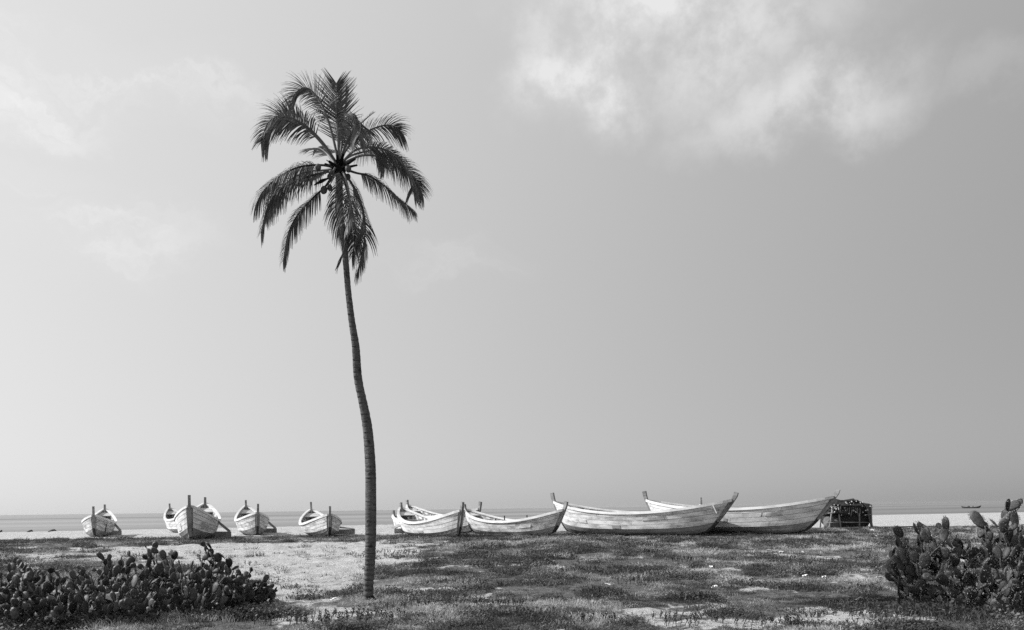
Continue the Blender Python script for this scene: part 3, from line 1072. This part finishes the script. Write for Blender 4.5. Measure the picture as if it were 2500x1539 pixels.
def cactus(x, y, hgt, spread, nmax, size, label, group, seed, meshes, lean=(0, 0), nbase=4, elong=1.25):
    r = random.Random(seed)
    root = empty('prickly_pear', (x, y, gz(x, y) - .03))
    tag(root, label, 'cactus', group)
    made = 0

    def put(p, d, yaw, s):
        nonlocal made
        q = d.to_track_quat('Z', 'Y') @ Euler((0, 0, yaw)).to_quaternion()
        o = bpy.data.objects.new('pad', r.choice(meshes))
        col.objects.link(o)
        o.parent = root
        o.location = p
        o.rotation_euler = q.to_euler()
        o.scale = (s, s, s * elong * r.uniform(.88, 1.12))
        made += 1
        return q, o.scale[2]

    while made < nmax:
        # one stem: a chain of pads from the ground up to a point of the dome
        a = r.uniform(0, 6.28)
        rad = math.sqrt(r.random())
        tip = Vector((spread * 1.15 * rad * math.cos(a) + lean[0] * hgt, spread * 1.0 * rad * math.sin(a) + lean[1] * hgt,
                      hgt * (1 - .55 * rad ** 2.2) * r.uniform(.62, 1.0)))
        p = Vector((tip.x * .55, tip.y * .6, 0)) + Vector((r.uniform(-.1, .1), r.uniform(-.1, .1), 0))
        yaw = r.gauss(0, .75)
        first = True
        guard = 0
        while guard < 12 and made < nmax:
            guard += 1
            to = tip - p
            if to.length < size * .55 or to.z < 0:
                break
            d = (to.normalized() + Vector((r.uniform(-.45, .45), r.uniform(-.35, .35), r.uniform(-.1, .3)))).normalized()
            s = size * r.uniform(.8, 1.2) * (1.12 if first else 1.0)
            s = min(s, to.length * 1.1)
            q, hh = put(p, d, yaw, s)
            if not first and r.random() < .45 and made < nmax:          # a side pad on the shoulder
                t = r.choice((-1, 1)) * r.uniform(.6, 1.1)
                q_ = q @ Vector((math.sin(t) * .42 * s, 0, hh * (.52 + .44 * math.cos(t))))
                if p.z + q_.z + .8 * s < hgt * 1.02:
                    put(p + q_, (q @ Vector((math.sin(t), r.uniform(-.4, .4), math.cos(t))) + Vector((0, 0, .3))).normalized(), yaw + r.uniform(-1, 1), s * r.uniform(.6, .85))
            p = p + d * hh * .93
            yaw += r.uniform(-.9, .9)
            first = False
    return root


LBL = 'prickly pear in the dense low cactus thicket at bottom left'
GRP = 'cacti of the thicket at bottom left'
i = 0
for (px_, py_, h_, sp, n_) in [(-7.7, 11.9, .82, .55, 48), (-6.9, 11.5, .76, .5, 44), (-6.2, 11.6, .72, .5, 44), (-5.5, 11.7, .70, .5, 42), (-4.9, 12.2, .70, .5, 42),
                              (-8.4, 13.2, .88, .6, 46), (-7.5, 13.0, .88, .55, 46), (-6.5, 12.8, .82, .55, 44), (-5.6, 13.0, .95, .5, 48), (-4.7, 12.8, .70, .45, 38),
                              (-4.5, 13.4, .62, .4, 32), (-7.2, 14.4, .86, .5, 36), (-6.1, 14.1, .95, .45, 40), (-5.2, 14.1, 1.08, .35, 40), (-4.25, 13.4, .46, .3, 20)]:
    i += 1
    cactus(px_, py_, h_ * 1.2, sp * 1.15, int(n_ * 2.5), .16, LBL, GRP, 300 + i, PADS, elong=1.15)
G2 = 'cacti of the tall clump at the right edge'
cactus(7.55, 12.4, 1.62, .75, 190, .19, 'tall spiny prickly pear at right edge, its round top pad above the horizon', G2, 431, PADS_SP, (.0, 0), 10, 1.4)
cactus(6.6, 12.5, 1.42, .66, 210, .19, 'prickly pear leaning left on the grass side of the right edge clump', G2, 412, PADS_SP, (-.08, 0), 10, 1.4)
cactus(7.2, 12.0, 1.0, .85, 170, .18, 'front low prickly pear at the foot of the right edge clump', G2, 413, PADS_SP, (-.1, 0), 9, 1.4)
cactus(8.3, 12.8, 1.4, .7, 90, .19, 'prickly pear cut by the right picture edge behind the tall spiny one', G2, 414, PADS_SP, (.1, 0), 9, 1.4)

# a pale dried leaf caught in the thicket
mb = MB()
for k in range(7):
    a = -.25 + k * .1
    p0 = Vector((-.10, 0, -.02))
    mb.add([p0 + Vector((0, 0, k * .01)), p0 + Vector((.16, -.02, -.03 + a * .15 + .02)), p0 + Vector((.30, 0, .01 + a * .28)), p0 + Vector((.16, .02, .0 + a * .15 + .035))], [(0, 1, 2, 3)])
    mb.add([p0 + Vector((0, .01, k * .01 - .004)), p0 + Vector((.16, .03, .0 + a * .15 + .03)), p0 + Vector((.30, .01, a * .28 + .006)), p0 + Vector((.16, -.01, -.03 + a * .15 + .015))], [(3, 2, 1, 0)])
dl = mb.build('dried_leaf', M['litter'])
dl.location = (-5.75, 11.42, .42)
dl.scale = (.75, .75, .75)
tag(dl, 'pale striped dried leaf caught among the dark cactus pads', 'leaf')

# ------------------------------------------------------------------ net shelter
sh = empty('net_shelter', (22.25, 53.8, gz(22.25, 53.8)), R(4))
sh.scale = (.86, .86, 1.0)
tag(sh, 'dark pole shelter heaped with fishing nets and floats behind the rightmost bow', 'net shelter')
Wd, Dp, Hh = 1.75, 1.1, 1.35
for (x, y, lx) in ((-Wd, -Dp, .25), (-.85, -Dp - .04, -.22), (.62, -Dp, .03), (Wd - .15, -Dp, -.02), (-Wd + .3, Dp, .1), (Wd - .35, Dp, 0)):
    mb = MB()
    mb.tube([(x, y, -.1), (x + lx * .5, y, Hh * .5), (x + lx, y, Hh + .1)], [.06, .055, .045], 7)
    mb.build('pole', M['pole'], sh, True)
for (a, b) in (((-2.0, -1.16, .36), (-.75, -1.16, .42)), ((-1.9, -1.17, 1.0), (-.8, -1.17, 1.06)), ((-.9, -1.12, .40), (1.5, -1.12, .36)), ((-1.7, -1.1, 1.42), (1.7, -1.1, 1.42)), ((1.0, -1.12, .85), (1.6, -1.12, .88))):
    mb = MB()
    mb.tube([a, b], .032, 6)
    mb.build('rail', M['pole'], sh, True)


def lump(nm, c, rx, ry, rz, mat, seed, amp=.22, nu=40, nv=20, parent=sh, ex_=.6):
    vs, fs = [], []
    for j in range(nv + 1):
        ph = math.pi * j / nv
        for i_ in range(nu):
            t = 2 * math.pi * i_ / nu
            dx, dy, dzz = math.sin(ph) * math.cos(t), math.sin(ph) * math.sin(t), math.cos(ph)
            sgn = lambda q, e: math.copysign(abs(q) ** e, q)
            k = 1 + amp * (float(fbm(np.array([dx * 4 + seed]), np.array([dzz * 4 + dy * 3]), 4, seed)[0]) - .5)
            vs.append((c[0] + rx * k * sgn(dx, ex_), c[1] + ry * k * sgn(dy, ex_), c[2] + rz * k * sgn(dzz, .8)))
    for j in range(nv):
        for i_ in range(nu):
            fs.append((j * nu + i_, (j + 1) * nu + i_, (j + 1) * nu + (i_ + 1) % nu, j * nu + (i_ + 1) % nu))
    return mesh_obj(nm, vs, fs, mat, parent, False)


lump('net_heap', (-.1, 0, 1.30), 1.9, 1.3, .58, M['net'], 3, .6, nu=56, nv=28, ex_=.85)
lump('net_pile_shade_fill', (.05, .1, .72), 1.6, .95, .85, M['net'], 5, .3, ex_=.35)  # dark bulk added inside to stand for the shelter's black interior shade
lump('net_pile_shade_fill', (-1.25, -.4, .35), .5, .55, .45, M['netlight'], 8, .5)
# faded drape down the right end
vs, fs = [], []
for i_ in range(9):
    t = i_ / 8
    for j in range(14):
        q = j / 13
        xl = .95 + .55 * q ** .8
        vs.append((xl + (1.72 - xl) * t + .02 * math.sin(9 * t + 5 * q), -1.2 - .05 * math.sin(i_ * 2.1 + q * 3) + .03 * i_, 1.66 - .14 * t - (1.64 - .14 * t) * q))
for i_ in range(8):
    for j in range(13):
        fs.append((i_ * 14 + j, i_ * 14 + j + 1, (i_ + 1) * 14 + j + 1, (i_ + 1) * 14 + j))
dr = mesh_obj('net_drape', vs, fs, M['netlight'], sh, True)
md = dr.modifiers.new('thick', 'SOLIDIFY')
md.thickness = .03
fl = bpy.data.meshes.new('float')
mb = MB()
mb.ball((0, 0, 0), .055, .055, .075, 8, 6)
fl.from_pydata(mb.v, [], mb.f)
fl.materials.append(M['float'])
r5 = random.Random(5)
for k in range(46):
    a = r5.uniform(-1.6, 1.65)
    if k < 34:
        top = 1.78 - .11 * abs(a) ** 2
        p = (a, -1.05 - r5.uniform(.02, .22), top - r5.uniform(.0, .42))
    else:
        p = (r5.uniform(-1.5, 1.3), -1.27, r5.uniform(.85, 1.35))
    o = bpy.data.objects.new('net_float', fl)
    col.objects.link(o)
    o.parent = sh
    o.location = p
    o.rotation_euler = (r5.uniform(0, 3), r5.uniform(0, 3), 0)
    o.scale = [r5.uniform(.6, 1.0)] * 3
for (a, wd_, b) in ((-.5, .16, .35), (.02, .12, .28), (-.15, .2, .62), (.5, .2, .7), (.32, .1, .25), (-1.0, .14, .4)):
    mb = MB()
    mb.tube([(a - wd_ / 2, -1.26, 1.4), (a - wd_ / 2.2, -1.28, 1.4 - b * .6), (a, -1.28, 1.4 - b), (a + wd_ / 2.2, -1.28, 1.4 - b * .6), (a + wd_ / 2, -1.26, 1.38)], .014, 5)
    mb.build('rope_loop', M['rope'], sh, True)

mb = MB()
mb.tube([(19.0, 50.6, gz(19.0, 50.6) + .05), (23, 51.5, gz(23, 51.5) + .06), (28.2, 53.2, gz(28.2, 53.2) + .05)], [.07, .08, .05], 7)
tag(mb.build('ground_pole', M['wood_dark'], None, True), 'long dark pole lying on the sand in front of the net shelter', 'pole')

# ------------------------------------------------------------------ small things lying about
def rock(nm, x, y, s, mat, label, cat, group, seed, flat=.6):
    r = random.Random(seed)
    mb = MB()
    mb.ball((0, 0, 0), s, s * r.uniform(.7, 1), s * flat, 8, 6, 0, .35)
    o = mb.build(nm, mat)
    o.location = (x, y, gz(x, y) + s * flat * .4)
    o.rotation_euler = (0, 0, r.uniform(0, 6))
    return tag(o, label, cat, group)


for k, (x, y, s) in enumerate(((3.2, 46.6, .17), (3.55, 46.2, .14), (3.9, 46.4, .11))):
    rock('stone', x, y, s, M['stone'], 'grey stone under the stern of the longest white boat', 'stone', 'stones under the longest boat', 50 + k)
for k, (x, y, s) in enumerate(((8.45, 36.2, .22), (8.8, 36.0, .15), (8.1, 36.3, .12))):
    rock('debris_lump', x, y, s, M['stone'] if k else M['wood_dark'], 'dark rubbish lump on the grass below the longest boat bow', 'debris', 'rubbish lumps below the longest boat', 60 + k, .45)
for k, (x, y, l) in enumerate(((-44.6, 74.3, .6), (-41.9, 73.2, .75), (-48, 75.4, .3))):
    mb = MB()
    zz = gz(x, y)
    mb.tube([(-l / 2, 0, .02), (-l * .1, .05, .12), (l * .25, 0, .16), (l / 2, -.03, .1)], [.04, .09, .10, .04], 7)
    o = mb.build('driftwood', M['wood_dark'], None, True)
    o.location = (x, y, zz)
    tag(o, ('short dark driftwood log near the water, left of the other log', 'dark driftwood log near the water, right of the other log', 'tiny driftwood stump at the left picture edge')[k], 'driftwood', 'driftwood on the beach')
LIT = [(1.36, 25.72), (1.28, 20.75), (1.87, 15.96), (3.84, 23.99), (5.02, 20.37), (3.82, 15.22), (8.65, 25.86), (9.36, 25.93), (20.6, 46.0), (17.05, 37.62), (6.21, 17.05), (6.52, 16.81), (7.43, 16.31), (5.57, 12.93), (-2.78, 11.28), (-3.13, 14.02), (-18, 43), (-12.5, 37.5)]
for k, (x, y) in enumerate(LIT):
    r = random.Random(900 + k)
    s = .045 + .0007 * y
    mb = MB()
    nn = 4
    vs = []
    for a in range(nn + 1):
        for b in range(nn + 1):
            vs.append(((a / nn - .5) * s * 2, (b / nn - .5) * s * 1.5, r.uniform(0, s * .75)))
    fs = []
    for a in range(nn):
        for b in range(nn):
            q = a * (nn + 1) + b
            fs.append((q, q + 1, q + nn + 2, q + nn + 1))
    mb.add(vs, fs)
    o = mb.build('litter_scrap', M['litter'])
    md = o.modifiers.new('thick', 'SOLIDIFY')
    md.thickness = .006
    o.location = (x, y, gz(x, y) + .045)
    o.rotation_euler = (r.uniform(-.3, .3), r.uniform(-.3, .3), r.uniform(0, 6))
    tag(o, 'small crumpled white scrap lying in the grass', 'litter', 'white scraps scattered in the grass')

# ------------------------------------------------------------------ dark leafy weeds
def weed_mesh(seed):
    r = random.Random(seed)
    mb = MB()
    for k in range(r.randint(14, 22)):
        a = r.uniform(0, 6.28)
        rad = .26 * math.sqrt(r.random())
        b = Vector((rad * 1.5 * math.cos(a), rad * math.sin(a), 0))
        h = r.uniform(.05, .13)
        ln = Vector((r.uniform(-.35, .35) + .2, r.uniform(-.3, .3), 1)).normalized()
        tip = b + ln * h
        mb.bar(b - ln * .03, tip, .007, .007)
        for q in range(7):
            p = b + ln * h * (.25 + .75 * q / 6)
            t = q * 2.4 + r.random()
            d = Vector((math.cos(t), math.sin(t), .9)).normalized()
            l = r.uniform(.028, .05)
            s = d.cross(Vector((0, 0, 1))).normalized() * l * .34
            mb.add([p, p + d * l * .55 + s, p + d * l, p + d * l * .55 - s], [(0, 1, 2, 3)])
    me_ = bpy.data.meshes.new('leafy_weed')
    me_.from_pydata(mb.v, [], mb.f)
    me_.materials.append(M['weed'])
    return me_


WM = [weed_mesh(s) for s in range(6)]
WEEDS = [(4.3, 11.75), (4.55, 11.6), (4.85, 11.45), (5.35, 11.45), (5.6, 11.35), (5.15, 11.3), (4.55, 10.35), (4.75, 10.3), (3.1, 10.75), (3.35, 10.8), (3.55, 10.65), (2.4, 10.8),
         (1.4, 20.2), (1.75, 20.0), (2.1, 19.8), (2.5, 19.7), (2.8, 19.3), (3.2, 18.4), (3.5, 18.0), (3.8, 17.7), (2.2, 18.6), (2.6, 17.3), (2.4, 16.7), (3.0, 16.5),
         (-1.5, 13.2), (-1.25, 13.35), (-1.0, 13.45), (-.75, 13.55), (-1.75, 13.0), (-.3, 13.3), (-.1, 13.4), (-2.6, 11.6), (-2.3, 11.5), (-2.9, 11.8), (-2.0, 11.4), (-2.1, 11.9),
         (-1.3, 32), (-.9, 31.5), (-.6, 30.5), (-1.7, 17.3), (-1.4, 17.2), (-.6, 16.8), (-.4, 19.2), (.1, 19.6), (.4, 12.4), (.75, 12.0), (1.0, 11.3), (.5, 11.5), (-.1, 12.6),
         (5.3, 12.6), (7.2, 19.2), (6.9, 18.7), (4.64, 23.4), (5.0, 23.0), (.87, 25.0), (.54, 27.4), (1.2, 24.6), (2.47, 11.4), (1.6, 14.4), (1.9, 14.2), (3.1, 13.7), (8.5, 22.2), (6.0, 15.0), (6.4, 14.7), (-3.2, 11.2), (-.7, 26), (-3.6, 28.4), (-5.0, 30.3)]
for k, (x, y) in enumerate(WEEDS):
    r = random.Random(k)
    o = bpy.data.objects.new('leafy_weed', WM[k % 6])
    col.objects.link(o)
    x += r.uniform(-.2, .2)
    y += r.uniform(-.25, .25)
    o.location = (x, y, gz(x, y) + .01)
    o.rotation_euler = (0, 0, r.uniform(-.4, .4))
    s = r.uniform(.75, 1.15) * (1 + max(0, y - 16) * .03)
    o.scale = (s * 1.1, s, s)
    tag(o, 'low dark weed clump with upright fleshy shoots growing in the turf', 'weed', 'dark weed clumps in the turf')

# ------------------------------------------------------------------ grass (tufts scattered by geometry nodes)
proto = bpy.data.collections.new('grass_prototypes')


def tuft(name, seed, n, hmin, hmax, spread, width, mat, leafy=False):
    r = random.Random(seed)
    mb = MB()
    for k in range(n):
        a = r.uniform(0, 6.28)
        rad = spread * math.sqrt(r.random())
        b = Vector((rad * math.cos(a), rad * math.sin(a), -.01))
        ln = Vector((math.cos(a) * r.uniform(.1, .9), math.sin(a) * r.uniform(.1, .9), 1)).normalized()
        h = r.uniform(hmin, hmax)
        sd = Vector((r.uniform(-1, 1), r.uniform(-1, 1), 0)).normalized() * width
        m_ = b + ln * h * .6
        t_ = b + ln * h + Vector((ln.x * h * .5, ln.y * h * .5, -h * .12))
        mb.add([b - sd, b + sd, m_ + sd * .8, m_ - sd * .8, t_], [(0, 1, 2, 3), (3, 2, 4)])
        if leafy:
            for q in range(4):
                p = b + ln * h * (.3 + .22 * q)
                t = q * 2.4 + r.random()
                d = Vector((math.cos(t), math.sin(t), .5)).normalized()
                l = r.uniform(.018, .034)
                s = d.cross(Vector((0, 0, 1))).normalized() * l * .42
                mb.add([p, p + d * l * .5 + s, p + d * l, p + d * l * .5 - s], [(0, 1, 2, 3)])
    me_ = bpy.data.meshes.new(name)
    me_.from_pydata(mb.v, [], mb.f)
    me_.materials.append(mat)
    o = bpy.data.objects.new(name, me_)
    proto.objects.link(o)


tuft('tuft_a', 1, 20, .03, .085, .09, .0035, M['straw'])
tuft('tuft_b', 2, 20, .03, .085, .09, .0035, M['grass'])
tuft('tuft_c', 3, 12, .03, .07, .10, .003, M['cover'], True)
tuft('tuft_d', 4, 20, .03, .08, .09, .004, M['grass'])
tuft('tuft_e', 5, 14, .04, .10, .11, .003, M['grass_dark'], True)
tuft('tuft_f', 6, 26, .03, .08, .12, .005, M['grass_dark'])

nr = np.random.default_rng(4)
PXs, PYs, SC = [], [], []


def scatter(y0, y1, dens, sc):
    xm = .69 * y1 + 1.5
    area = 2 * xm * (y1 - y0)
    n = int(area * dens)
    x = nr.uniform(-xm, xm, n)
    y = nr.uniform(y0, y1, n)
    keep = np.abs(x) < .69 * y + 1.5
    x, y = x[keep], y[keep]
    sn = sandiness(x, y)
    clump = fbm(x * 1.3, y * 1.0, 4, 77)
    p = np.clip(1.12 - sn * 1.15, .028, 1) * (.22 + 1.5 * sst(clump, .36, .60))
    k = nr.uniform(0, 1, len(x)) < p * .75
    x, y, clump = x[k], y[k], clump[k]
    PXs.append(x)
    PYs.append(y)
    SC.append(sc * nr.uniform(.6, 1.25, len(x)) * (.65 + .9 * sst(clump, .4, .75)))


scatter(9.6, 14, 260, .85)
scatter(14, 20, 150, 1.0)
scatter(20, 30, 70, 1.25)
scatter(30, 50, 30, 1.6)
X_, Y_, S_ = np.concatenate(PXs), np.concatenate(PYs), np.concatenate(SC)
# lusher growth along the front of the thicket and at the cactus feet
ex = nr.uniform(-8.5, -3.3, 2600)
ey = 11.25 + .30 * (ex + 8) * (ex > -8) + nr.normal(0, .22, 2600) - .15
X_, Y_, S_ = np.concatenate([X_, ex]), np.concatenate([Y_, ey]), np.concatenate([S_, nr.uniform(1.1, 2.0, 2600)])
ex = nr.uniform(5.9, 8.6, 1600)
ey = 11.7 + nr.normal(0, .35, 1600)
X_, Y_, S_ = np.concatenate([X_, ex]), np.concatenate([Y_, ey]), np.concatenate([S_, nr.uniform(1.0, 2.0, 1600)])
Z_ = ground_z(X_, Y_)
gm = bpy.data.meshes.new('grass')
gm.vertices.add(len(X_))
gm.vertices.foreach_set('co', np.stack([X_, Y_, Z_], 1).ravel().astype(np.float32))
a1 = gm.attributes.new('tuft_scale', 'FLOAT', 'POINT')
a1.data.foreach_set('value', S_.astype(np.float32))
a2 = gm.attributes.new('tuft_rot', 'FLOAT_VECTOR', 'POINT')
rv = np.zeros((len(X_), 3), np.float32)
rv[:, 0] = nr.normal(0, .12, len(X_))
rv[:, 1] = nr.normal(0, .12, len(X_))
rv[:, 2] = nr.uniform(0, 6.28, len(X_))
a2.data.foreach_set('vector', rv.ravel())
a3 = gm.attributes.new('tuft_kind', 'INT', 'POINT')
kindn = fbm(X_ * .8, Y_ * .6, 3, 55) + nr.normal(0, .10, len(X_))
a3.data.foreach_set('value', np.clip(((kindn - .30) / .36 * 6), 0, 5).astype(np.int32))
gm.update()
grass = bpy.data.objects.new('grass', gm)
col.objects.link(grass)
tag(grass, 'patchy low grass and creeping plants covering the foreground', 'grass', None, 'stuff')
ng = bpy.data.node_groups.new('scatter_tufts', 'GeometryNodeTree')
ng.interface.new_socket('Geometry', in_out='INPUT', socket_type='NodeSocketGeometry')
ng.interface.new_socket('Geometry', in_out='OUTPUT', socket_type='NodeSocketGeometry')
gi, go = ng.nodes.new('NodeGroupInput'), ng.nodes.new('NodeGroupOutput')
ci = ng.nodes.new('GeometryNodeCollectionInfo')
ci.inputs['Collection'].default_value = proto
ci.inputs['Separate Children'].default_value = True
ci.inputs['Reset Children'].default_value = True
ip_ = ng.nodes.new('GeometryNodeInstanceOnPoints')
ip_.inputs['Pick Instance'].default_value = True


def named(nm, dt):
    nd = ng.nodes.new('GeometryNodeInputNamedAttribute')
    nd.data_type = dt
    nd.inputs['Name'].default_value = nm
    return nd.outputs['Attribute']


lk = ng.links.new
lk(gi.outputs[0], ip_.inputs['Points'])
lk(ci.outputs[0], ip_.inputs['Instance'])
lk(named('tuft_kind', 'INT'), ip_.inputs['Instance Index'])
lk(named('tuft_rot', 'FLOAT_VECTOR'), ip_.inputs['Rotation'])
lk(named('tuft_scale', 'FLOAT'), ip_.inputs['Scale'])
lk(ip_.outputs[0], go.inputs[0])
gmod = grass.modifiers.new('tufts', 'NODES')
gmod.node_group = ng
print('tufts', len(X_), 'objects', len(bpy.data.objects))

# ------------------------------------------------------------------ sea haze
hz = MB()
hz.bar((0, -600, 2.3), (0, 9400, 2.3), 19000, 15.6)
hm, hk = new_mat('sea_haze')
hv = hk.n('ShaderNodeVolumePrincipled', {'Color': (.72, .72, .72, 1), 'Density': 0.00003, 'Anisotropy': 0.2})
hk.n('ShaderNodeOutputMaterial', {'Volume': hv.outputs[0]})
ho = hz.build('haze', hm)
ho['kind'] = 'stuff'
